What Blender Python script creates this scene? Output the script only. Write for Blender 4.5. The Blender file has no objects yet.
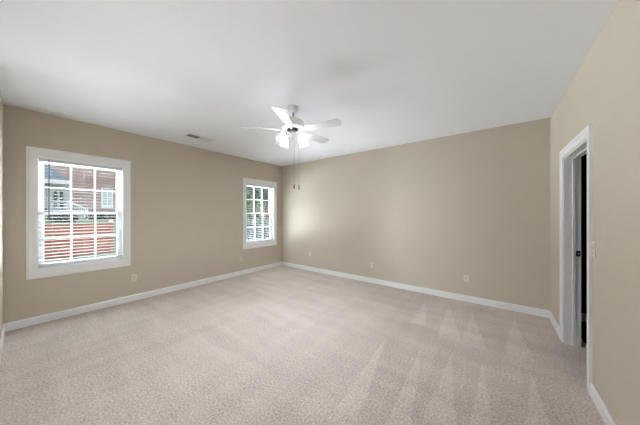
import bpy, bmesh, math, random
from mathutils import Vector, Matrix, Euler
random.seed(7)
PI = math.pi
SC = bpy.context.scene
COL = SC.collection

# ---------------------------------------------------------------- camera
RX, RY, RZ = 5.30, 4.52, 2.74            # room size (x: left wall 0 .. right wall, y: front wall 0 .. back wall)
CAM = Vector((4.69, 0.14, 1.42))
HEAD = math.radians(37.4)
cd = bpy.data.cameras.new('camera')
cam = bpy.data.objects.new('camera', cd)
COL.objects.link(cam)
cam.location = CAM
cam.rotation_euler = (PI / 2, 0, HEAD)
cd.sensor_width = 36.0
cd.lens = 227.7 / 640 * 36
cd.shift_y = 1.5 / 640
cd.clip_start = 0.03
cd.clip_end = 300
SC.camera = cam

# ---------------------------------------------------------------- world, sun, lights, exposure
w = bpy.data.worlds.new('sky')
SC.world = w
w.use_nodes = True
nt = w.node_tree
bg = nt.nodes['Background']
sky = nt.nodes.new('ShaderNodeTexSky')
sky.sky_type = 'NISHITA'
sky.sun_disc = False
sky.sun_elevation = math.radians(48)
sky.sun_rotation = math.radians(100)
nt.links.new(sky.outputs[0], bg.inputs[0])
bg.inputs[1].default_value = 0.11

def lamp(name, kind, loc, rot, energy, color=(1, 1, 1), **kw):
    l = bpy.data.lights.new(name, kind)
    l.energy = energy
    l.color = color
    for k, v in kw.items():
        setattr(l, k, v)
    o = bpy.data.objects.new(name, l)
    COL.objects.link(o)
    o.location = loc
    o.rotation_euler = rot
    return o

def aim(o, target):
    o.rotation_euler = (Vector(target) - o.location).to_track_quat('-Z', 'Y').to_euler()

sun = lamp('sun', 'SUN', (20, 0, 20), (0, 0, 0), 1.7, (1, 0.96, 0.9), angle=0.01)
aim(sun, (sun.location.x - 1.0, 0.25, sun.location.z - 1.15))
# daylight entering by the two windows: open sky above, bright ground below, open garden to the sides
def daylight(name, loc, target, energy, sx, sy, color=(0.87, 0.93, 1.0)):
    aim(lamp(name, 'AREA', loc, (0, 0, 0), energy, color, shape='RECTANGLE', size=sx, size_y=sy), target)
daylight('ground_light_near_window', (-2.2, 0.69, -0.2), (0.1, 0.69, 1.5), 680, 2.2, 1.0)
daylight('ground_light_far_window', (-2.2, 4.2, -0.2), (0.1, 4.0, 1.5), 700, 2.2, 1.0)
daylight('lawn_light_near_window', (-4.6, 0.9, -0.22), (0.1, 0.69, 1.5), 800, 3.0, 1.6)
daylight('lawn_light_far_window', (-4.6, 4.2, -0.22), (0.1, 4.0, 1.5), 1750, 3.0, 1.6)
daylight('sky_light_near_window', (-1.5, 0.69, 3.55), (0.3, 0.69, 0.9), 350, 1.7, 1.0)
daylight('sky_light_far_window', (-1.5, 4.1, 3.55), (0.3, 4.0, 0.9), 350, 1.9, 1.0)
daylight('garden_light_front_side', (-1.1, -1.15, 1.5), (0.1, 0.75, 1.5), 630, 1.6, 2.0)
daylight('garden_light_between', (-0.95, 2.3, 1.5), (0.15, 3.7, 1.5), 110, 1.5, 1.8)
# unseen fill panel added behind the camera to brighten the room
front_fill = lamp('fill_light_front', 'AREA', (3.35, 0.03, 1.2), (PI / 2, 0, 0), 5, (0.86, 0.925, 1.0), shape='RECTANGLE', size=1.8, size_y=1.5)

# unseen fill lamp added beside the camera, tilted up to brighten the ceiling
ceiling_fill = lamp('fill_light_ceiling', 'AREA', (4.93, 0.16, 1.75), (0, 0, 0), 1.5, (0.86, 0.925, 1.0), shape='RECTANGLE', size=0.4, size_y=0.25)
aim(ceiling_fill, (4.3, 1.9, 3.2))

SC.view_settings.view_transform = 'Standard'
SC.view_settings.look = 'None'
SC.view_settings.exposure = 0.30
SC.view_settings.gamma = 1.0
SC.view_settings.use_curve_mapping = False

# ---------------------------------------------------------------- materials
def lin(c):
    return tuple((v / 255 / 12.92) if v / 255 <= 0.04045 else ((v / 255 + 0.055) / 1.055) ** 2.4 for v in c) + (1.0,)

def mat(name, rgb, rough=0.5, metal=0.0, noise=None, bump=None, emit=None, spec=None):
    """noise=(scale, amount): small colour variation; bump=(scale, strength, distance)"""
    m = bpy.data.materials.new(name)
    m.use_nodes = True
    n = m.node_tree.nodes
    L = m.node_tree.links
    b = n['Principled BSDF']
    c = lin(rgb)
    b.inputs['Base Color'].default_value = c
    b.inputs['Roughness'].default_value = rough
    b.inputs['Metallic'].default_value = metal
    if spec is not None:
        b.inputs['Specular IOR Level'].default_value = spec
    tc = n.new('ShaderNodeTexCoord')
    if noise:
        t = n.new('ShaderNodeTexNoise')
        t.inputs['Scale'].default_value = noise[0]
        t.inputs['Detail'].default_value = 4
        L.new(tc.outputs['Object'], t.inputs['Vector'])
        r = n.new('ShaderNodeValToRGB')
        k = noise[1]
        r.color_ramp.elements[0].position = 0.3
        r.color_ramp.elements[1].position = 0.7
        r.color_ramp.elements[0].color = tuple(v * (1 - k) for v in c[:3]) + (1,)
        r.color_ramp.elements[1].color = tuple(min(1, v * (1 + k)) for v in c[:3]) + (1,)
        L.new(t.outputs['Fac'], r.inputs['Fac'])
        L.new(r.outputs['Color'], b.inputs['Base Color'])
    if bump:
        t = n.new('ShaderNodeTexNoise')
        t.inputs['Scale'].default_value = bump[0]
        t.inputs['Detail'].default_value = 3
        L.new(tc.outputs['Object'], t.inputs['Vector'])
        u = n.new('ShaderNodeBump')
        u.inputs['Strength'].default_value = bump[1]
        u.inputs['Distance'].default_value = bump[2]
        L.new(t.outputs['Fac'], u.inputs['Height'])
        L.new(u.outputs['Normal'], b.inputs['Normal'])
    if emit:
        b.inputs['Emission Color'].default_value = lin(emit[0])
        b.inputs['Emission Strength'].default_value = emit[1]
    return m

M = {}
M['wall'] = mat('beige wall paint', (209, 198, 181), 0.75, noise=(3, 0.012), bump=(180, 0.12, 0.002), spec=0.3)
M['ceiling'] = mat('white ceiling paint', (242, 243, 245), 0.9, bump=(140, 0.25, 0.003), spec=0.2)
M['trim'] = mat('white semi gloss trim', (247, 247, 247), 0.35, noise=(6, 0.01))
M['vinyl'] = mat('white vinyl', (240, 241, 243), 0.4, noise=(8, 0.01))
M['slat'] = mat('white blind slat', (224, 225, 226), 0.5, noise=(9, 0.015))
M['cord'] = mat('grey cord', (150, 150, 150), 0.7, noise=(40, 0.05))
M['wand'] = mat('grey wand', (92, 96, 102), 0.3, noise=(30, 0.05))
M['plate'] = mat('ivory plastic', (226, 220, 204), 0.4, noise=(30, 0.01))
M['slot'] = mat('dark slot', (60, 54, 46), 0.6, noise=(30, 0.05))
M['screw'] = mat('screw metal', (170, 165, 150), 0.35, 0.8, noise=(80, 0.05))
M['fanwhite'] = mat('white fan enamel', (249, 249, 249), 0.35, noise=(15, 0.01))
M['fangrey'] = mat('brushed pale metal', (160, 160, 160), 0.4, 0.3, noise=(60, 0.05))
M['darkmetal'] = mat('dark metal', (52, 50, 48), 0.4, 0.7, noise=(60, 0.1))
M['chain'] = mat('bead chain', (120, 116, 108), 0.35, 0.7, noise=(90, 0.1))
M['fob'] = mat('dark wooden fob', (70, 58, 48), 0.5, noise=(60, 0.15))
M['shade'] = mat('lit frosted glass', (250, 248, 242), 0.5, noise=(20, 0.01), emit=((240, 248, 255), 8.0))
M['bulb'] = mat('lit bulb', (255, 250, 235), 0.4, noise=(20, 0.01), emit=((238, 245, 255), 1250.0))
M['vent'] = mat('white vent enamel', (226, 226, 226), 0.45, noise=(20, 0.01))
M['ventdark'] = mat('duct inside', (96, 96, 96), 0.8, noise=(20, 0.1))
M['closet'] = mat('closet wall in painted shade', (60, 46, 34), 0.9, noise=(4, 0.05), spec=0.1)  # gloom of the unlit room painted into its wall colour
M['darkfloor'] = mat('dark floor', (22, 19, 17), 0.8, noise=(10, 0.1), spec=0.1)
M['strike'] = mat('bronze strike plate', (58, 56, 56), 0.5, 0.6, noise=(60, 0.1))
M['whiteout'] = mat('white outdoor paint', (236, 238, 240), 0.6, noise=(4, 0.02))
M['roof'] = mat('blue grey shingles', (126, 140, 154), 0.9, noise=(5, 0.15), bump=(12, 0.3, 0.02))
M['outglass'] = mat('dark window glass', (66, 76, 88), 0.15, noise=(2, 0.2))
M['curtained'] = mat('window with pale curtain', (186, 196, 206), 0.3, noise=(2, 0.1))
M['bark'] = mat('bark', (112, 84, 68), 0.9, noise=(14, 0.3), bump=(22, 0.6, 0.02))
M['leaf_dark'] = mat('dark green leaves', (36, 50, 38), 0.6, noise=(3, 0.35))
M['leaf_light'] = mat('light green leaves', (104, 130, 78), 0.6, noise=(3, 0.3))
M['leaf_blue'] = mat('blue green needles', (36, 48, 48), 0.6, noise=(3, 0.3))
M['stair'] = mat('grey concrete steps', (168, 166, 162), 0.9, noise=(8, 0.08))
M['lawn'] = mat('lawn grass', (150, 164, 122), 0.95, noise=(2.5, 0.25), bump=(30, 0.6, 0.03))

def mat_brick():
    m = mat('red brick', (168, 128, 118), 0.9)
    n, L = m.node_tree.nodes, m.node_tree.links
    b = n['Principled BSDF']
    tc = n.new('ShaderNodeTexCoord')
    mp = n.new('ShaderNodeMapping')
    mp.inputs['Rotation'].default_value = (0, PI / 2, PI / 2)
    sx = n.new('ShaderNodeSeparateXYZ')
    cx = n.new('ShaderNodeCombineXYZ')
    L.new(tc.outputs['Object'], sx.inputs[0])
    L.new(sx.outputs['Y'], cx.inputs['X'])
    L.new(sx.outputs['Z'], cx.inputs['Y'])
    br = n.new('ShaderNodeTexBrick')
    br.inputs['Color1'].default_value = lin((166, 134, 128))
    br.inputs['Color2'].default_value = lin((140, 110, 106))
    br.inputs['Mortar'].default_value = lin((196, 184, 178))
    br.inputs['Scale'].default_value = 1.0
    br.inputs['Mortar Size'].default_value = 0.012
    br.inputs['Brick Width'].default_value = 0.23
    br.inputs['Row Height'].default_value = 0.085
    L.new(cx.outputs[0], br.inputs['Vector'])
    L.new(br.outputs['Color'], b.inputs['Base Color'])
    return m
M['brick'] = mat_brick()

def mat_fence():
    m = mat('red stained boards', (150, 86, 66), 0.8, noise=(7, 0.22), bump=(25, 0.3, 0.01))
    return m
M['fence'] = mat_fence()

def mat_glass():
    m = bpy.data.materials.new('clear window glass')
    m.use_nodes = True
    n, L = m.node_tree.nodes, m.node_tree.links
    n.remove(n['Principled BSDF'])
    out = n['Material Output']
    tr = n.new('ShaderNodeBsdfTransparent')
    tr.inputs[0].default_value = (0.96, 0.98, 0.98, 1)
    gl = n.new('ShaderNodeBsdfGlossy')
    gl.inputs['Roughness'].default_value = 0.02
    lw = n.new('ShaderNodeFresnel')
    lw.inputs['IOR'].default_value = 1.25
    mx = n.new('ShaderNodeMixShader')
    L.new(lw.outputs[0], mx.inputs[0])
    L.new(tr.outputs[0], mx.inputs[1])
    L.new(gl.outputs[0], mx.inputs[2])
    L.new(mx.outputs[0], out.inputs['Surface'])
    return m
M['glass'] = mat_glass()

def mat_carpet():
    m = bpy.data.materials.new('beige cut pile carpet')
    m.use_nodes = True
    n, L = m.node_tree.nodes, m.node_tree.links
    b = n['Principled BSDF']
    b.inputs['Roughness'].default_value = 1.0
    b.inputs['Specular IOR Level'].default_value = 0.05
    tc = n.new('ShaderNodeTexCoord')
    sp = n.new('ShaderNodeSeparateXYZ')
    L.new(tc.outputs['Object'], sp.inputs[0])
    X, Y = sp.outputs['X'], sp.outputs['Y']

    def op(kind, a, c=None, d=None, clamp=False):
        q = n.new('ShaderNodeMath')
        q.operation = kind
        q.use_clamp = clamp
        for i, v in enumerate((a, c, d)):
            if v is None:
                continue
            if isinstance(v, (int, float)):
                q.inputs[i].default_value = v
            else:
                L.new(v, q.inputs[i])
        return q.outputs[0]

    def noise(scale, detail=3, vec=None, rough=0.5, dist=0.0):
        t = n.new('ShaderNodeTexNoise')
        t.inputs['Scale'].default_value = scale
        t.inputs['Detail'].default_value = detail
        t.inputs['Roughness'].default_value = rough
        t.inputs['Distortion'].default_value = dist
        L.new(vec if vec else tc.outputs['Object'], t.inputs['Vector'])
        return t.outputs['Fac']

    def stretch(sx_, sy_, rz=0.0):
        mp = n.new('ShaderNodeMapping')
        mp.inputs['Scale'].default_value = (sx_, sy_, 1)
        mp.inputs['Rotation'].default_value = (0, 0, rz)
        L.new(tc.outputs['Object'], mp.inputs['Vector'])
        return mp.outputs[0]

    # brushed wedge left by one vacuum stroke: apex towards the back wall
    def wedge(xa, ya, xb, yb, hw):
        t = op('DIVIDE', op('SUBTRACT', ya, Y), ya - yb)                   # 0 at the apex, 1 at the base
        xc = op('ADD', xa, op('MULTIPLY', t, xb - xa))
        dx = op('ABSOLUTE', op('SUBTRACT', op('ADD', X, wob), xc))
        side = op('SUBTRACT', op('MULTIPLY', t, hw), dx)                   # >0 inside
        inside = op('MULTIPLY', side, 70.0, clamp=True)
        end = op('MULTIPLY', op('SUBTRACT', 1.0, t), 12.0, clamp=True)
        return op('MULTIPLY', inside, end)

    wob = op('MULTIPLY', op('SUBTRACT', noise(5, 2), 0.5), 0.05)
    wedges = [(4.12, 4.28, 4.29, 3.05, 0.135), (4.43, 4.20, 4.52, 3.05, 0.12), (4.90, 4.36, 4.89, 3.05, 0.125),
              (3.78, 4.30, 3.92, 3.20, 0.10),
              (4.07, 2.80, 4.20, 1.45, 0.10), (4.34, 2.86, 4.40, 1.75, 0.115), (4.61, 2.92, 4.62, 1.75, 0.09),
              (4.95, 3.00, 4.92, 1.9, 0.10), (3.70, 2.75, 3.86, 1.5, 0.10)]
    tot = None
    for wd in wedges:
        v = wedge(*wd)
        tot = v if tot is None else op('MAXIMUM', tot, v)
    amt = op('MULTIPLY', tot, 0.13)
    # soft nap bands on the rest of the floor
    bands = op('MULTIPLY', op('SUBTRACT', noise(1.0, 2, stretch(0.9, 5.5, 0.25)), 0.5), 0.32)
    bands2 = op('MULTIPLY', op('SUBTRACT', noise(1.0, 2, stretch(6.5, 0.7, -0.12)), 0.5), 0.22)
    patch = op('MULTIPLY', op('SUBTRACT', noise(2.2, 3), 0.5), 0.16)
    tuft = op('MULTIPLY', op('SUBTRACT', noise(66, 4, rough=0.75), 0.5), 1.9)
    fine = op('MULTIPLY', op('SUBTRACT', noise(210, 2), 0.5), 0.5)
    val = op('ADD', op('ADD', op('ADD', amt, bands), op('ADD', bands2, patch)), op('ADD', tuft, fine))
    # lighting painted into the carpet by the doorway: paler far end, deeper near end
    light_offset = op('MULTIPLY', op('MULTIPLY', op('SUBTRACT', op('ADD', X, wob), 3.75), 2.0, clamp=True),
              op('MULTIPLY', op('SUBTRACT', op('MULTIPLY', op('SUBTRACT', Y, 1.6), 0.6, clamp=True), 0.5), 0.34))
    val = op('ADD', op('ADD', 0.94, light_offset), val)
    mx = n.new('ShaderNodeVectorMath')
    mx.operation = 'SCALE'
    mx.inputs[0].default_value = lin((208, 195, 186))[:3]
    L.new(val, mx.inputs['Scale'])
    L.new(mx.outputs[0], b.inputs['Base Color'])
    bp = n.new('ShaderNodeBump')
    bp.inputs['Strength'].default_value = 0.6
    bp.inputs['Distance'].default_value = 0.008
    L.new(noise(80, 4, rough=0.75), bp.inputs['Height'])
    L.new(bp.outputs[0], b.inputs['Normal'])
    return m
M['carpet'] = mat_carpet()

# ---------------------------------------------------------------- mesh helpers
def B():
    return bmesh.new()

def box(bm, x0, x1, y0, y1, z0, z1, mtx=None):
    r = bmesh.ops.create_cube(bm, size=1.0)
    S = Matrix.Translation(((x0 + x1) / 2, (y0 + y1) / 2, (z0 + z1) / 2)) @ Matrix.Diagonal((abs(x1 - x0), abs(y1 - y0), abs(z1 - z0), 1))
    bmesh.ops.transform(bm, matrix=(mtx @ S) if mtx else S, verts=r['verts'])
    return bm

def tube(bm, p0, p1, r0, r1=None, seg=12):
    p0, p1 = Vector(p0), Vector(p1)
    r1 = r0 if r1 is None else r1
    d = p1 - p0
    q = d.to_track_quat('Z', 'Y').to_matrix().to_4x4()
    r = bmesh.ops.create_cone(bm, cap_ends=True, segments=seg, radius1=r0, radius2=r1, depth=d.length)
    bmesh.ops.transform(bm, matrix=Matrix.Translation((p0 + p1) / 2) @ q, verts=r['verts'])
    return bm

def lathe(bm, prof, seg=32, mtx=None, close=True):
    """prof: list of (radius, z)"""
    rings = []
    for r, z in prof:
        if r < 1e-5:
            v = [bm.verts.new((0, 0, z))]
        else:
            v = [bm.verts.new((r * math.cos(2 * PI * k / seg), r * math.sin(2 * PI * k / seg), z)) for k in range(seg)]
        rings.append(v)
    for a, b in zip(rings, rings[1:]):
        for k in range(seg):
            j = (k + 1) % seg
            if len(a) == 1 and len(b) == 1:
                continue
            if len(a) == 1:
                bm.faces.new((a[0], b[j], b[k]))
            elif len(b) == 1:
                bm.faces.new((a[k], a[j], b[0]))
            else:
                bm.faces.new((a[k], a[j], b[j], b[k]))
    if mtx:
        bmesh.ops.transform(bm, matrix=mtx, verts=[v for r in rings for v in r])
    return bm

def prism(bm, pts, z0, z1, mtx=None):
    """pts: outline in xy, extruded from z0 to z1"""
    lo = [bm.verts.new((x, y, z0)) for x, y in pts]
    hi = [bm.verts.new((x, y, z1)) for x, y in pts]
    bm.faces.new(lo[::-1])
    bm.faces.new(hi)
    k = len(pts)
    for i in range(k):
        j = (i + 1) % k
        bm.faces.new((lo[i], lo[j], hi[j], hi[i]))
    if mtx:
        bmesh.ops.transform(bm, matrix=mtx, verts=lo + hi)
    return bm

def obj(name, bm, m, parent=None, bevel=0.0, smooth=False, loc=None):
    bmesh.ops.recalc_face_normals(bm, faces=bm.faces[:])
    me = bpy.data.meshes.new(name)
    bm.to_mesh(me)
    bm.free()
    me.materials.append(M[m] if isinstance(m, str) else m)
    o = bpy.data.objects.new(name, me)
    COL.objects.link(o)
    if parent:
        o.parent = parent
    if loc:
        o.location = loc
    if smooth:
        for p in me.polygons:
            p.use_smooth = True
        md = o.modifiers.new('edges', 'EDGE_SPLIT')
        md.split_angle = math.radians(40)
    if bevel:
        md = o.modifiers.new('bevel', 'BEVEL')
        md.width = bevel
        md.segments = 2
        md.limit_method = 'ANGLE'
    return o

def tag(o, label, cat, group=None):
    o['label'] = label
    o['category'] = cat
    if group:
        o['group'] = group
    return o

def thing(name, label, cat, loc=(0, 0, 0), rot=(0, 0, 0), group=None):
    o = bpy.data.objects.new(name, None)
    o.empty_display_size = 0.1
    COL.objects.link(o)
    o.location = loc
    o.rotation_euler = rot
    return tag(o, label, cat, group)

def struct(name, bm, m, bevel=0.0, loc=None):
    o = obj(name, bm, m, bevel=bevel, loc=loc)
    o['kind'] = 'structure'
    return o

def dup(root, label, loc=None, rot=None):
    r = root.copy()
    COL.objects.link(r)
    r['label'] = label
    if loc is not None:
        r.location = loc
    if rot is not None:
        r.rotation_euler = rot
    for ch in list(root.children):
        c = ch.copy()
        COL.objects.link(c)
        c.parent = r
        for g in list(ch.children):
            d = g.copy()
            COL.objects.link(d)
            d.parent = c
    return r

# ---------------------------------------------------------------- room shell
T = 0.14
WIN = [(0.255, 1.12), (3.375, 4.24)]       # window openings along y
WZ0, WZ1 = 0.705, 2.16
DY0, DY1, DZ = 2.925, 3.775, 2.045         # door opening in the right wall

struct('floor', box(B(), 0, RX + 0.185, 0, RY, -0.12, 0.0), 'carpet')
struct('ceiling', box(B(), -T, RX + T + 1.4, -T, RY + T, RZ, RZ + 0.15), 'ceiling')

bm = B()
ys = [-T, WIN[0][0], WIN[0][1], WIN[1][0], WIN[1][1], RY + T]
for i in range(5):
    if i % 2 == 0:
        box(bm, -T, 0, ys[i], ys[i + 1], -0.12, RZ)
    else:
        box(bm, -T, 0, ys[i], ys[i + 1], -0.12, WZ0)
        box(bm, -T, 0, ys[i], ys[i + 1], WZ1, RZ)
struct('wall_left', bm, 'wall')
struct('wall_back', box(B(), 0, RX, RY, RY + T, -0.12, RZ), 'wall')
bm = B()
TR = 0.125
box(bm, RX, RX + TR, 0, DY0, -0.12, RZ)
box(bm, RX, RX + TR, DY1, RY + T, -0.12, RZ)
box(bm, RX, RX + TR, DY0, DY1, DZ, RZ)
struct('wall_right', bm, 'wall')
struct('wall_front', box(B(), 0, RX + T, -T, 0, -0.12, RZ), 'wall')

BH, BT = 0.10, 0.014
def base_profile(bm, p0, p1, inward):
    """a run of baseboard from p0 to p1 with a bevelled top edge"""
    p0, p1, nrm = Vector(p0), Vector(p1), Vector(inward)
    pr = [(0, 0), (BT, 0), (BT, BH - 0.018), (BT * 0.55, BH - 0.006), (BT * 0.4, BH), (0, BH)]
    a = [bm.verts.new(p0 + nrm * d + Vector((0, 0, h))) for d, h in pr]
    b = [bm.verts.new(p1 + nrm * d + Vector((0, 0, h))) for d, h in pr]
    bm.faces.new(a)
    bm.faces.new(b[::-1])
    for i in range(len(pr)):
        j = (i + 1) % len(pr)
        bm.faces.new((a[i], a[j], b[j], b[i]))
    return bm
CY0, CY1 = DY0 - 0.084, DY1 + 0.084
struct('baseboard_left', base_profile(B(), (0, 0, 0), (0, RY, 0), (1, 0, 0)), 'trim')
struct('baseboard_back', base_profile(B(), (BT, RY, 0), (RX - BT, RY, 0), (0, -1, 0)), 'trim')
bm = B()
base_profile(bm, (RX, 0, 0), (RX, CY0, 0), (-1, 0, 0))
base_profile(bm, (RX, CY1, 0), (RX, RY, 0), (-1, 0, 0))
struct('baseboard_right', bm, 'trim')
struct('baseboard_front', base_profile(B(), (BT, 0, 0), (RX - BT, 0, 0), (0, 1, 0)), 'trim')

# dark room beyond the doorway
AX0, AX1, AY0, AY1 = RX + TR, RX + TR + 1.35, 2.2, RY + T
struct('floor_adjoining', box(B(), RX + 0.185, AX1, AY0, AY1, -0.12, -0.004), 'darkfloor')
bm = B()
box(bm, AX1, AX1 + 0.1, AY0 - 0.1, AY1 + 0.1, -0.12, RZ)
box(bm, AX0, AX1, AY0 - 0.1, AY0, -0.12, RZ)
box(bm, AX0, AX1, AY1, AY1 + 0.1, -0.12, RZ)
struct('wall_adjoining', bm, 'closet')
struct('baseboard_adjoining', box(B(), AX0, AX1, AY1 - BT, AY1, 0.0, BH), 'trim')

# door frame: jambs, stops, casing, strike plate
JT = 0.018
bm = B()
box(bm, RX - 0.002, RX + TR + 0.002, DY0, DY0 + JT, 0, DZ)
box(bm, RX - 0.002, RX + TR + 0.002, DY1 - JT, DY1, 0, DZ)
box(bm, RX - 0.002, RX + TR + 0.002, DY0, DY1, DZ - JT, DZ)
door = struct('door_1', bm, 'trim')
bm = B()
sx0, sx1 = RX + 0.062, RX + 0.086
box(bm, sx0, sx1, DY0 + JT, DY0 + JT + 0.012, 0, DZ - JT)
box(bm, sx0, sx1, DY1 - JT - 0.012, DY1 - JT, 0, DZ - JT)
box(bm, sx0, sx1, DY0 + JT, DY1 - JT, DZ - JT - 0.012, DZ - JT)
obj('door_stop', bm, 'trim', door, bevel=0.002)

def casing_mesh(bm, a0, a1, z0, z1, wd, to3, bottom=False, th=0.018, wz=None):
    """mitred flat casing with a raised outer band around an opening"""
    wz = wz or wd
    zb = z0 - (wz if bottom else 0)
    outer = [(a0 - wd, zb), (a0 - wd, z1 + wz), (a1 + wd, z1 + wz), (a1 + wd, zb)]
    inner = [(a0, z0), (a0, z1), (a1, z1), (a1, z0)]
    segs = [(0, 1), (1, 2), (2, 3)] + ([(3, 0)] if bottom else [])
    steps = [(0.0, 0.55), (0.12, 0.75), (0.55, 0.8), (0.72, 1.0), (1.0, 1.0)]
    for i, j in segs:
        rows = []
        for end in (i, j):
            io, oo = Vector(inner[end]), Vector(outer[end])
            fr = [(io.lerp(oo, s), th * h) for s, h in steps]
            pts = [to3(io.x, io.y, 0)] + [to3(p.x, p.y, h) for p, h in fr] + [to3(oo.x, oo.y, 0)]
            rows.append([bm.verts.new(p) for p in pts])
        a, b = rows
        for k in range(len(a)):
            l = (k + 1) % len(a)
            bm.faces.new((a[k], a[l], b[l], b[k]))
        bm.faces.new(a)
        bm.faces.new(b[::-1])
    return bm
obj('door_casing', casing_mesh(B(), DY0 + 0.004, DY1 - 0.004, 0, DZ - 0.004, 0.085, lambda a, z, h: Vector((RX - h, a, z))), 'trim', door)
bm = B()
box(bm, RX + 0.089, RX + 0.122, DY1 - JT - 0.003, DY1 - JT + 0.001, 0.965, 1.025)
sp = obj('strike_plate', bm, 'strike', door)
sp['label'] = 'dark metal strike plate on the far jamb'
obj('latch_hole', box(B(), RX + 0.100, RX + 0.112, DY1 - JT - 0.0045, DY1 - JT - 0.002, 0.983, 1.007), 'screw', sp)

# ---------------------------------------------------------------- windows
def make_window(idx, y0, y1):
    bm = B()
    f = 0.010                                                     # jamb liner around the opening
    box(bm, -T, 0.0, y0, y0 + f, WZ0, WZ1)
    box(bm, -T, 0.0, y1 - f, y1, WZ0, WZ1)
    box(bm, -T, 0.0, y0 + f, y1 - f, WZ1 - f, WZ1)
    box(bm, -T, 0.0, y0 + f, y1 - f, WZ0, WZ0 + f)
    root = struct('window_%d' % idx, bm, 'trim')
    obj('window_casing', casing_mesh(B(), y0 + 0.004, y1 - 0.004, WZ0 + 0.004, WZ1 - 0.004, 0.09, lambda a, z, h: Vector((h, a, z)), bottom=True, wz=0.122), 'trim', root)
    # inner bead against the sash
    a0, a1, b0, b1 = y0 + f, y1 - f, WZ0 + f, WZ1 - f
    zm = (b0 + b1) / 2
    def sash(name, x, z0, z1, rail_lo, rail_hi):
        st = 0.054
        bm = B()
        box(bm, x, x + 0.032, a0, a0 + st, z0, z1)
        box(bm, x, x + 0.032, a1 - st, a1, z0, z1)
        box(bm, x, x + 0.032, a0 + st, a1 - st, z0, z0 + rail_lo)
        box(bm, x, x + 0.032, a0 + st, a1 - st, z1 - rail_hi, z1)
        s = obj(name, bm, 'vinyl', root, bevel=0.003)
        g0, g1, h0, h1 = a0 + st, a1 - st, z0 + rail_lo, z1 - rail_hi
        bm = B()
        for k in (1, 2):
            yy = g0 + (g1 - g0) * k / 3
            box(bm, x + 0.008, x + 0.024, yy - 0.0085, yy + 0.0085, h0, h1)
        hm = (h0 + h1) / 2
        box(bm, x + 0.008, x + 0.024, g0, g1, hm - 0.0085, hm + 0.0085)
        obj('muntin', bm, 'vinyl', s)
        obj('pane', box(B(), x + 0.014, x + 0.018, g0, g1, h0, h1), 'glass', s)
        return s
    sash('upper_sash', -0.132, zm - 0.018, b1, 0.036, 0.040)
    s = sash('lower_sash', -0.098, b0, zm + 0.018, 0.050, 0.036)
    obj('sash_lock', box(B(), -0.086, -0.060, (a0 + a1) / 2 - 0.03, (a0 + a1) / 2 + 0.03, zm + 0.018, zm + 0.030), 'vinyl', s, bevel=0.003)
    return root
for i, (y0, y1) in enumerate(WIN):
    make_window(i + 1, y0, y1)

# horizontal blinds, lowered with the slats open
def make_blind(yc, label):
    L2 = (WIN[0][1] - WIN[0][0]) / 2 - 0.010 - 0.006
    t = thing('window_blind', label, 'blind', (-0.034, yc, WZ0 + 0.010), group='white horizontal blinds in the windows')
    H = WZ1 - WZ0 - 0.020
    obj('headrail', box(B(), -0.022, 0.022, -L2, L2, H - 0.042, H), 'slat', t, bevel=0.003)
    bm = B()
    n = 31
    zt, zb = H - 0.07, 0.045
    tilt = math.radians(6)
    for k in range(n):
        z = zb + (zt - zb) * k / (n - 1)
        mt = Matrix.Translation((0, 0, z)) @ Matrix.Rotation(tilt, 4, 'Y')
        box(bm, -0.019, 0.019, -L2, L2, -0.0007, 0.0007, mt)
    o = obj('slats', bm, 'slat', t)
    obj('bottom_rail', box(B(), -0.022, 0.022, -L2, L2, 0.001, 0.017), 'slat', t, bevel=0.003)
    for s in (-0.30, 0.0, 0.30):
        bm = B()
        for x in (-0.0235, 0.0235):
            tube(bm, (x, s, 0.01), (x, s, H - 0.04), 0.0009, seg=6)
        obj('ladder_cord', bm, 'cord', t)
    bm = B()
    tube(bm, (0.029, -L2 + 0.085, 0.62), (0.029, -L2 + 0.085, H - 0.025), 0.0048, seg=8)
    q = obj('tilt_wand', bm, 'wand', t)
    q['label'] = 'grey hanging tilt wand'
    return t
make_blind((WIN[0][0] + WIN[0][1]) / 2, 'white horizontal blind lowered in the window facing the brick house and red fence')
make_blind((WIN[1][0] + WIN[1][1]) / 2, 'white horizontal blind lowered in the window facing the trees, near the room corner')

# ---------------------------------------------------------------- ceiling fan
FX, FY = 2.715, 2.176
HEADD = math.degrees(HEAD)
fan = thing('ceiling_fan', 'white five blade ceiling fan with four lit lamps hanging from the ceiling', 'ceiling fan', (FX, FY, RZ))
obj('canopy', lathe(B(), [(0, 0), (0.066, 0), (0.068, -0.012), (0.062, -0.034), (0.044, -0.060), (0.024, -0.068), (0, -0.068)]), 'fanwhite', fan, smooth=True)
obj('downrod', tube(B(), (0, 0, -0.06), (0, 0, -0.15), 0.0125, seg=16), 'fangrey', fan, smooth=True)
obj('motor_housing', lathe(B(), [(0, -0.135), (0.030, -0.137), (0.060, -0.148), (0.105, -0.160), (0.128, -0.180), (0.134, -0.205), (0.128, -0.235), (0.140, -0.242), (0.140, -0.262), (0.118, -0.272), (0.07, -0.276), (0, -0.276)], 40), 'fanwhite', fan, smooth=True)
obj('flywheel', lathe(B(), [(0, -0.274), (0.072, -0.274), (0.074, -0.298), (0.05, -0.304), (0, -0.304)], 32), 'darkmetal', fan, smooth=True)
ZB = -0.288
BA = -25.5
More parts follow.
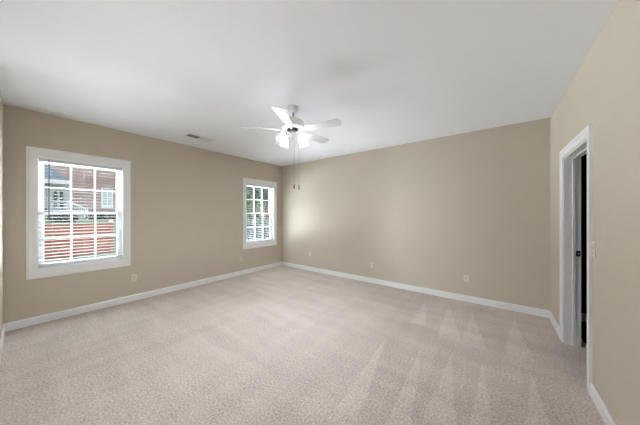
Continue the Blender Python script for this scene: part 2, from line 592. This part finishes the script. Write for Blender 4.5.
def blade_outline():
    pts = []
    r0, r1, w0, w1 = 0.175, 0.625, 0.050, 0.070
    pts.append((r0, -w0 + 0.012)); pts.append((r0 + 0.012, -w0))
    n = 10
    rc = 0.045
    for k in range(n + 1):
        a = -PI / 2 + (PI / 2) * k / n
        pts.append((r1 - rc + rc * math.cos(a), -w1 + rc + rc * math.sin(a)))
    for k in range(n + 1):
        a = (PI / 2) * k / n
        pts.append((r1 - rc + rc * math.cos(a), w1 - rc + rc * math.sin(a)))
    pts.append((r0 + 0.012, w0)); pts.append((r0, w0 - 0.012))
    return pts
for k in range(5):
    az = math.radians(BA + 72 * k + HEADD)
    R = Matrix.Translation((0, 0, ZB)) @ Matrix.Rotation(az, 4, 'Z') @ Matrix.Rotation(math.radians(-12), 4, 'X')
    bl = obj('blade', prism(B(), blade_outline(), -0.003, 0.003), 'fanwhite', fan, bevel=0.0015)
    bl.matrix_local = R
    bm = B()
    prism(bm, [(0.06, -0.016), (0.15, -0.012), (0.185, -0.036), (0.235, -0.030), (0.25, 0), (0.235, 0.030), (0.185, 0.036), (0.15, 0.012), (0.06, 0.016)], -0.0085, -0.003)
    for px, py in ((0.195, -0.022), (0.195, 0.022), (0.235, 0)):
        tube(bm, (px, py, -0.0115), (px, py, -0.008), 0.005, seg=10)
    obj('blade_iron', bm, 'fanwhite', bl)
obj('light_fitter', lathe(B(), [(0, -0.300), (0.050, -0.300), (0.062, -0.312), (0.064, -0.340), (0.050, -0.362), (0.026, -0.374), (0.016, -0.392), (0, -0.396)], 32), 'fangrey', fan, smooth=True)
def shade_profile():
    # bell opening downwards, thin wall
    out = [(0.020, 0.0), (0.026, -0.006), (0.031, -0.022), (0.037, -0.045), (0.042, -0.070), (0.049, -0.096), (0.060, -0.116)]
    inn = [(r - 0.003, z) for r, z in reversed(out)]
    return out + inn
for k in range(4):
    az = math.radians(45 + 90 * k + HEADD)
    c, s = math.cos(az), math.sin(az)
    hinge = Vector((c * 0.132, s * 0.132, -0.338))
    bm = B()
    tube(bm, (c * 0.05, s * 0.05, -0.332), (c * 0.10, s * 0.10, -0.326), 0.008, seg=10)
    tube(bm, (c * 0.10, s * 0.10, -0.326), hinge, 0.008, seg=10)
    tip = hinge + Vector((c * 0.012, s * 0.012, -0.024))
    tube(bm, hinge + Vector((0, 0, 0.004)), tip, 0.021, 0.023, seg=16)
    obj('lamp_arm', bm, 'fanwhite', fan, smooth=True)
    Rm = Matrix.Translation(tip - Vector((0, 0, -0.006))) @ Matrix.Rotation(az, 4, 'Z') @ Matrix.Rotation(math.radians(-24), 4, 'Y') @ Matrix.Diagonal((0.92, 0.92, 0.84, 1))
    sh = obj('lamp_shade', lathe(B(), shade_profile(), 28), 'shade', fan, smooth=True)
    sh.matrix_local = Rm
    sh['label'] = 'lit frosted bell shade'
    obj('bulb', lathe(B(), [(0, -0.012), (0.012, -0.016), (0.014, -0.034), (0.026, -0.060), (0.028, -0.074), (0.020, -0.092), (0, -0.098)], 20), 'bulb', sh, smooth=True)
def chain(dx, dy, z_end, name='pull_chain'):
    bm = B()
    z = -0.385
    while z > z_end:
        r = bmesh.ops.create_icosphere(bm, subdivisions=1, radius=0.0024)
        bmesh.ops.translate(bm, verts=r['verts'], vec=(dx, dy, z))
        z -= 0.0062
    tube(bm, (dx, dy, -0.37), (dx, dy, z_end), 0.0010, seg=6)
    ch = obj(name, bm, 'chain', fan)
    f = obj('fob', lathe(B(), [(0, 0.004), (0.005, 0.0), (0.0068, -0.016), (0.008, -0.040), (0.0062, -0.052), (0, -0.056)], 14), 'fob', ch, smooth=True)
    f.location = (dx, dy, z_end)
rt = Vector((math.cos(HEAD), math.sin(HEAD)))
chain(rt.x * 0.012, rt.y * 0.012, -0.955)
chain(rt.x * 0.072 - 0.0, rt.y * 0.072, -0.965)

# ---------------------------------------------------------------- ceiling air vent
vt = thing('ceiling_vent', 'white rectangular air register with angled louvers in the ceiling', 'vent', (0.64, 2.00, RZ))
bm = B()
vl, vw = 0.21, 0.092
box(bm, -vw, -vw + 0.018, -vl, vl, -0.008, 0)
box(bm, vw - 0.018, vw, -vl, vl, -0.008, 0)
box(bm, -vw + 0.018, vw - 0.018, -vl, -vl + 0.018, -0.008, 0)
box(bm, -vw + 0.018, vw - 0.018, vl - 0.018, vl, -0.008, 0)
box(bm, -vw + 0.018, vw - 0.018, -0.006, 0.006, -0.007, 0)
obj('vent_frame', bm, 'vent', vt, bevel=0.002)
obj('duct_opening', box(B(), -vw + 0.018, vw - 0.018, -vl + 0.018, vl - 0.018, -0.0015, 0), 'ventdark', vt)
for half, sgn in ((-1, 1), (1, -1)):
    bm = B()
    for k in range(9):
        y = half * (0.022 + 0.0205 * k)
        mt = Matrix.Translation((0, y, -0.0065)) @ Matrix.Rotation(math.radians(38 * sgn), 4, 'X')
        box(bm, -vw + 0.018, vw - 0.018, -0.0075, 0.0075, -0.0006, 0.0006, mt)
    obj('louvers', bm, 'vent', vt)

# ---------------------------------------------------------------- outlets and switch (local: x across, y out of the wall, z up)
def plate_bm():
    return box(B(), -0.035, 0.035, 0, 0.006, -0.0575, 0.0575)
def make_outlet(label, loc, rz):
    t = thing('wall_outlet', label, 'outlet', loc, (0, 0, rz), 'duplex wall outlets')
    obj('cover_plate', plate_bm(), 'plate', t, bevel=0.0025)
    for s in (-1, 1):
        so = obj('socket', box(B(), -0.017, 0.017, 0.005, 0.0085, s * 0.0195 - 0.014, s * 0.0195 + 0.014), 'plate', t, bevel=0.002)
        bm = B()
        box(bm, -0.008, -0.0055, 0.008, 0.0092, s * 0.0195 - 0.004, s * 0.0195 + 0.006)
        box(bm, 0.0055, 0.008, 0.008, 0.0092, s * 0.0195 - 0.004, s * 0.0195 + 0.006)
        box(bm, -0.0025, 0.0025, 0.008, 0.0092, s * 0.0195 - 0.011, s * 0.0195 - 0.006)
        obj('slots', bm, 'slot', so)
    obj('screw', tube(B(), (0, 0.005, 0), (0, 0.0075, 0), 0.003, seg=10), 'screw', t)
    return t
LEFT, BACK, RIGHT = -PI / 2, PI, PI / 2
o1 = make_outlet('ivory duplex outlet on the left wall, beside the window facing the brick house', (0, 1.255, 0.372), LEFT)
dup(o1, 'ivory duplex outlet on the left wall, under the window near the room corner', (0, 3.235, 0.375), (0, 0, LEFT))
dup(o1, 'ivory duplex outlet on the back wall, nearest the room corner beside the tree-facing window', (1.03, RY, 0.42), (0, 0, BACK))
dup(o1, 'ivory duplex outlet on the back wall, closest to the doorway', (4.33, RY, 0.372), (0, 0, BACK))
pj = thing('phone_jack', 'small narrow ivory jack plate in the middle of the back wall', 'wall jack', (2.685, RY, 0.37), (0, 0, BACK))
obj('cover_plate', box(B(), -0.03, 0.03, 0, 0.006, -0.055, 0.055), 'plate', pj, bevel=0.0025)
obj('jack', box(B(), -0.009, 0.009, 0.005, 0.010, -0.009, 0.009), 'plate', pj, bevel=0.001)
for z in (-0.04, 0.04):
    obj('screw', tube(B(), (0, 0.005, z), (0, 0.0075, z), 0.003, seg=10), 'screw', pj)
sw = thing('light_switch', 'ivory toggle light switch on the right wall beside the doorway casing', 'light switch', (RX, 2.796, 1.15), (0, 0, RIGHT))
obj('cover_plate', plate_bm(), 'plate', sw, bevel=0.0025)
obj('toggle', box(B(), -0.005, 0.005, 0.005, 0.020, 0.0, 0.020), 'plate', sw, bevel=0.001)
for z in (-0.03, 0.03):
    obj('screw', tube(B(), (0, 0.005, z), (0, 0.0075, z), 0.003, seg=10), 'screw', sw)

# ---------------------------------------------------------------- outdoors
GX0 = -T - 0.02
def gz(x):
    """ground height: level by the room, rising to the neighbour's lot"""
    if x > -11:
        return -0.40
    t = min(1.0, (-11 - x) / 15.0)
    return -0.40 + 1.28 * (t * t * (3 - 2 * t))
bm = B()
xs = [GX0 - 0.0, -3, -6, -9, -11, -13, -15, -17, -19, -21, -23, -25, -27, -30, -45]
yy = [-30, -15, -5, 0, 5, 10, 20, 35]
vv = [[bm.verts.new((x, y, gz(x))) for y in yy] for x in xs]
for i in range(len(xs) - 1):
    for j in range(len(yy) - 1):
        bm.faces.new((vv[i][j], vv[i][j + 1], vv[i + 1][j + 1], vv[i + 1][j]))
struct('ground_lawn', bm, 'lawn')

# stained board fence
FXX = -9.3
fe = thing('wooden_fence', 'red stained horizontal board fence with capped end post outside the window', 'fence', (FXX, 0, -0.40))
FY0, FY1 = -6.0, 2.62
bm = B()
z = 0.06
for h in (0.17,) * 7:
    box(bm, -0.012, 0.012, FY0, FY1, z, z + h)
    z += h + 0.022
obj('boards', bm, 'fence', fe)
y = FY1
while y > FY0 - 0.1:
    p = obj('post', box(B(), -0.06, 0.06, y - 0.06, y + 0.06, 0, 1.47), 'fence', fe)
    bm = B()
    box(bm, -0.075, 0.075, y - 0.075, y + 0.075, 1.47, 1.50)
    lathe(bm, [(0.09, 1.50), (0, 1.57)], 4, Matrix.Translation((0, y, 0)) @ Matrix.Rotation(PI / 4, 4, 'Z'))
    obj('post_cap', bm, 'whiteout', p)
    y -= 2.15

# neighbour's brick house, front face at x = HX
HX = -29.3
hz = gz(HX)
ho = thing('brick_house', 'two storey brick house with white porch and blue grey porch roof beyond the fence', 'house', (HX, 0, hz))
obj('brick_wall', box(B(), -9, 0, -12, 12, -0.3, 7.4), 'brick', ho)
bm = B()
pts = [(-9.6, 7.35), (0.6, 7.35), (0.6, 7.5), (-4.5, 10.2), (-9.6, 7.5)]
lo = [bm.verts.new((x, -12.5, zz)) for x, zz in pts]
hi = [bm.verts.new((x, 12.5, zz)) for x, zz in pts]
bm.faces.new(lo); bm.faces.new(hi[::-1])
for i in range(5):
    j = (i + 1) % 5
    bm.faces.new((lo[i], hi[i], hi[j], lo[j]))
obj('roof', bm, 'roof', ho)
# porch with hipped roof: from far left to y = 2.0
def zr(z):
    return z - hz
PY0, PY1 = -6.0, 2.85
bm = B()
e = [(2.2, PY0), (2.2, PY1), (0, PY1), (0, PY0)]
ze, zk = zr(4.55), zr(6.25)
v = [bm.verts.new((x, y, ze)) for x, y in e]
k0 = bm.verts.new((0, PY0 + 2.2, zk)); k1 = bm.verts.new((0, PY1 - 1.4, zk))
bm.faces.new((v[0], v[1], k1, k0))
bm.faces.new((v[1], v[2], k1))
bm.faces.new((v[3], v[0], k0))
bm.faces.new((v[0], v[3], v[2], v[1]))
bm.faces.new((v[2], v[3], k0, k1))
obj('porch_roof', bm, 'roof', ho)
bm = B()
box(bm, 2.2 - 0.12, 2.22, PY0, PY1, zr(4.2), ze + 0.02)
box(bm, 0.0, 2.2, PY1 - 0.12, PY1 + 0.02, zr(4.2), ze + 0.02)
obj('porch_fascia', bm, 'whiteout', ho)
obj('porch_floor', box(B(), 0, 2.2, PY0, PY1, -0.2, zr(1.75)), 'stair', ho)
for y in (PY0 + 0.2, -2.6, 0.3):
    obj('porch_column', box(B(), 1.95, 2.13, y - 0.09, y + 0.09, zr(1.75), zr(4.22)), 'whiteout', ho)
def house_window(y, z, wd, ht, glass='outglass'):
    bm = B()
    f = 0.11
    box(bm, -0.02, 0.06, y - wd / 2, y - wd / 2 + f, z, z + ht)
    box(bm, -0.02, 0.06, y + wd / 2 - f, y + wd / 2, z, z + ht)
    box(bm, -0.02, 0.06, y - wd / 2, y + wd / 2, z, z + f)
    box(bm, -0.02, 0.06, y - wd / 2, y + wd / 2, z + ht - f, z + ht)
    box(bm, -0.02, 0.04, y - wd / 2, y + wd / 2, z + ht / 2 - 0.04, z + ht / 2 + 0.04)
    box(bm, -0.02, 0.03, y - 0.03, y + 0.03, z, z + ht)
    box(bm, -0.02, 0.12, y - wd / 2 - 0.05, y + wd / 2 + 0.05, z - 0.08, z)
    wo = obj('window', bm, 'whiteout', ho)
    obj('pane', box(B(), -0.01, 0.01, y - wd / 2 + 0.05, y + wd / 2 - 0.05, z + 0.05, z + ht - 0.05), glass, wo)
    return wo
house_window(5.85, zr(2.2), 0.95, 2.1, 'curtained')
house_window(1.15, zr(2.1), 0.8, 2.0)
house_window(8.8, zr(2.2), 0.95, 2.1)
# front door with surround
dy = 2.3
bm = B()
box(bm, -0.02, 0.08, dy - 0.72, dy - 0.47, zr(1.75), zr(4.1))
box(bm, -0.02, 0.08, dy + 0.47, dy + 0.72, zr(1.75), zr(4.1))
box(bm, -0.02, 0.10, dy - 0.72, dy + 0.72, zr(3.85), zr(4.2))
dr = obj('front_door', bm, 'whiteout', ho)
obj('door_leaf', box(B(), -0.02, 0.05, dy - 0.47, dy + 0.47, zr(1.75), zr(3.85)), 'whiteout', dr)
bm = B()
for a in (-0.2, 0.2):
    box(bm, 0.04, 0.058, dy + a - 0.12, dy + a + 0.12, zr(2.75), zr(3.65))
    box(bm, 0.04, 0.058, dy + a - 0.12, dy + a + 0.12, zr(1.95), zr(2.5))
obj('door_pane', bm, 'outglass', dr)
# steps running down to the right with white railings
bm = B()
for k in range(4):
    box(bm, 0.3, 1.8, PY1 + 0.3 * k, PY1 + 0.3 * (k + 1), -0.3, zr(1.75) - 0.16 * (k + 1))
obj('steps', bm, 'stair', ho)
for x in (0.35, 1.75):
    bm = B()
    p0, p1 = Vector((x, PY1 - 0.05, zr(2.65))), Vector((x, PY1 + 1.25, zr(1.95)))
    tube(bm, p0, p1, 0.045, seg=8)
    tube(bm, p0 - Vector((0, 0, 0.75)), p1 - Vector((0, 0, 0.62)), 0.03, seg=8)
    tube(bm, (x, PY1 - 0.05, zr(1.75)), p0 + Vector((0, 0, 0.12)), 0.06, seg=8)
    tube(bm, (x, PY1 + 1.25, -0.05), p1 + Vector((0, 0, 0.12)), 0.06, seg=8)
    for k in range(1, 10):
        q = p0.lerp(p1, k / 10)
        tube(bm, q - Vector((0, 0, 0.70)), q, 0.018, seg=6)
    obj('stair_railing', bm, 'whiteout', ho)
bm = B()
tube(bm, (2.05, PY0 + 0.2, zr(2.7)), (2.05, 1.0, zr(2.7)), 0.045, seg=8)
tube(bm, (2.05, PY0 + 0.2, zr(1.88)), (2.05, 1.0, zr(1.88)), 0.03, seg=8)
y = PY0 + 0.3
while y < 1.0:
    tube(bm, (2.05, y, zr(1.88)), (2.05, y, zr(2.7)), 0.02, seg=6)
    y += 0.14
obj('porch_railing', bm, 'whiteout', ho)

# vegetation
def leaves(bm, centre, rad, n, size, rnd, shell=0.45):
    c = Vector(centre)
    for _ in range(n):
        while True:
            p = Vector((rnd.uniform(-1, 1), rnd.uniform(-1, 1), rnd.uniform(-1, 1)))
            if shell < p.length < 1.0:
                break
        q = c + Vector((p.x * rad[0], p.y * rad[1], p.z * rad[2]))
        s = size * rnd.uniform(0.6, 1.3)
        e = Euler((rnd.uniform(0, 6.3), rnd.uniform(0, 6.3), rnd.uniform(0, 6.3))).to_matrix()
        shape = [(-s, 0, 0), (0, -0.42 * s, 0.08 * s), (s, 0, 0), (0, 0.42 * s, 0.08 * s)]
        bm.faces.new([bm.verts.new(q + e @ Vector(v)) for v in shape])
def make_tree(name, label, cat, loc, trunk_h, trunk_r, blobs, m, size, seed, group=None):
    rnd = random.Random(seed)
    t = thing(name, label, cat, loc, group=group)
    bm = B()
    tube(bm, (0, 0, -0.05), (0.03, 0.02, trunk_h), trunk_r, trunk_r * 0.6, seg=12)
    for (c, r, n) in blobs[:4]:
        tube(bm, (0.03, 0.02, trunk_h * 0.85), (c[0] * 0.8, c[1] * 0.8, c[2]), trunk_r * 0.4, trunk_r * 0.15, seg=8)
    obj('trunk', bm, 'bark', t)
    bm = B()
    for c, r, n in blobs:
        leaves(bm, c, r, n, size, rnd)
    obj('foliage', bm, m, t)
    return t
G0 = -0.40
make_tree('dark_tree', 'dark green tree with a brown trunk seen through the window near the corner', 'tree', (-4.6, 7.62, G0), 2.0, 0.11,
          [((0.35, 0.5, 2.9), (0.8, 0.8, 0.9), 1500), ((-0.5, 0.1, 3.3), (0.6, 0.6, 0.7), 700), ((0.5, 0.6, 2.1), (0.5, 0.55, 0.45), 600)], 'leaf_dark', 0.075, 3)
make_tree('pale_tree', 'pale green leafy tree left of the dark tree, through the corner window', 'tree', (-8.6, 9.6, G0), 2.2, 0.12,
          [((0.0, 0.0, 3.2), (1.3, 1.3, 1.1), 1500), ((0.6, -0.6, 2.3), (0.8, 0.8, 0.6), 600), ((-0.7, 0.5, 4.3), (1.0, 1.0, 0.9), 700)], 'leaf_light', 0.10, 4)
make_tree('evergreen_shrub', 'low blue green shrub beneath the trees outside the corner window', 'shrub', (-3.6, 6.75, G0), 0.5, 0.05,
          [((0, 0, 0.75), (0.75, 0.8, 0.8), 1800), ((0.5, 0.9, 0.8), (0.6, 0.7, 0.8), 1200), ((-0.7, -0.4, 0.6), (0.6, 0.6, 0.65), 800)], 'leaf_blue', 0.06, 5)
make_tree('tall_tree', 'large dark tree far behind the other trees, through the corner window', 'tree', (-12.5, 16.2, 0.0), 2.5, 0.2,
          [((0, 0, 4.0), (2.6, 2.6, 2.2), 2600), ((1.5, 1.6, 2.0), (2.0, 2.0, 1.6), 1500), ((-1.4, -1.6, 2.2), (1.6, 1.6, 1.6), 1200)], 'leaf_dark', 0.16, 6)
make_tree('garden_bush', 'low dark bush on the lawn just behind the fence', 'bush', (HX + 6.0, 2.2, gz(HX + 6.0)), 0.2, 0.05,
          [((0, 0, 0.35), (0.7, 0.9, 0.45), 700)], 'leaf_dark', 0.09, 9)
for q, (hy, hl) in enumerate(((-0.9, 'dark clipped hedge along the porch of the brick house'), (5.6, 'dark clipped hedge under the white framed window of the brick house'))):
    make_tree('hedge', hl, 'hedge', (HX + 3.3, hy, gz(HX + 3.3)), 0.4, 0.05,
              [((0, k * 0.8 - 1.2, 0.4), (0.5, 0.7, 0.55), 420) for k in range(4)], 'leaf_dark', 0.09, 20 + q)
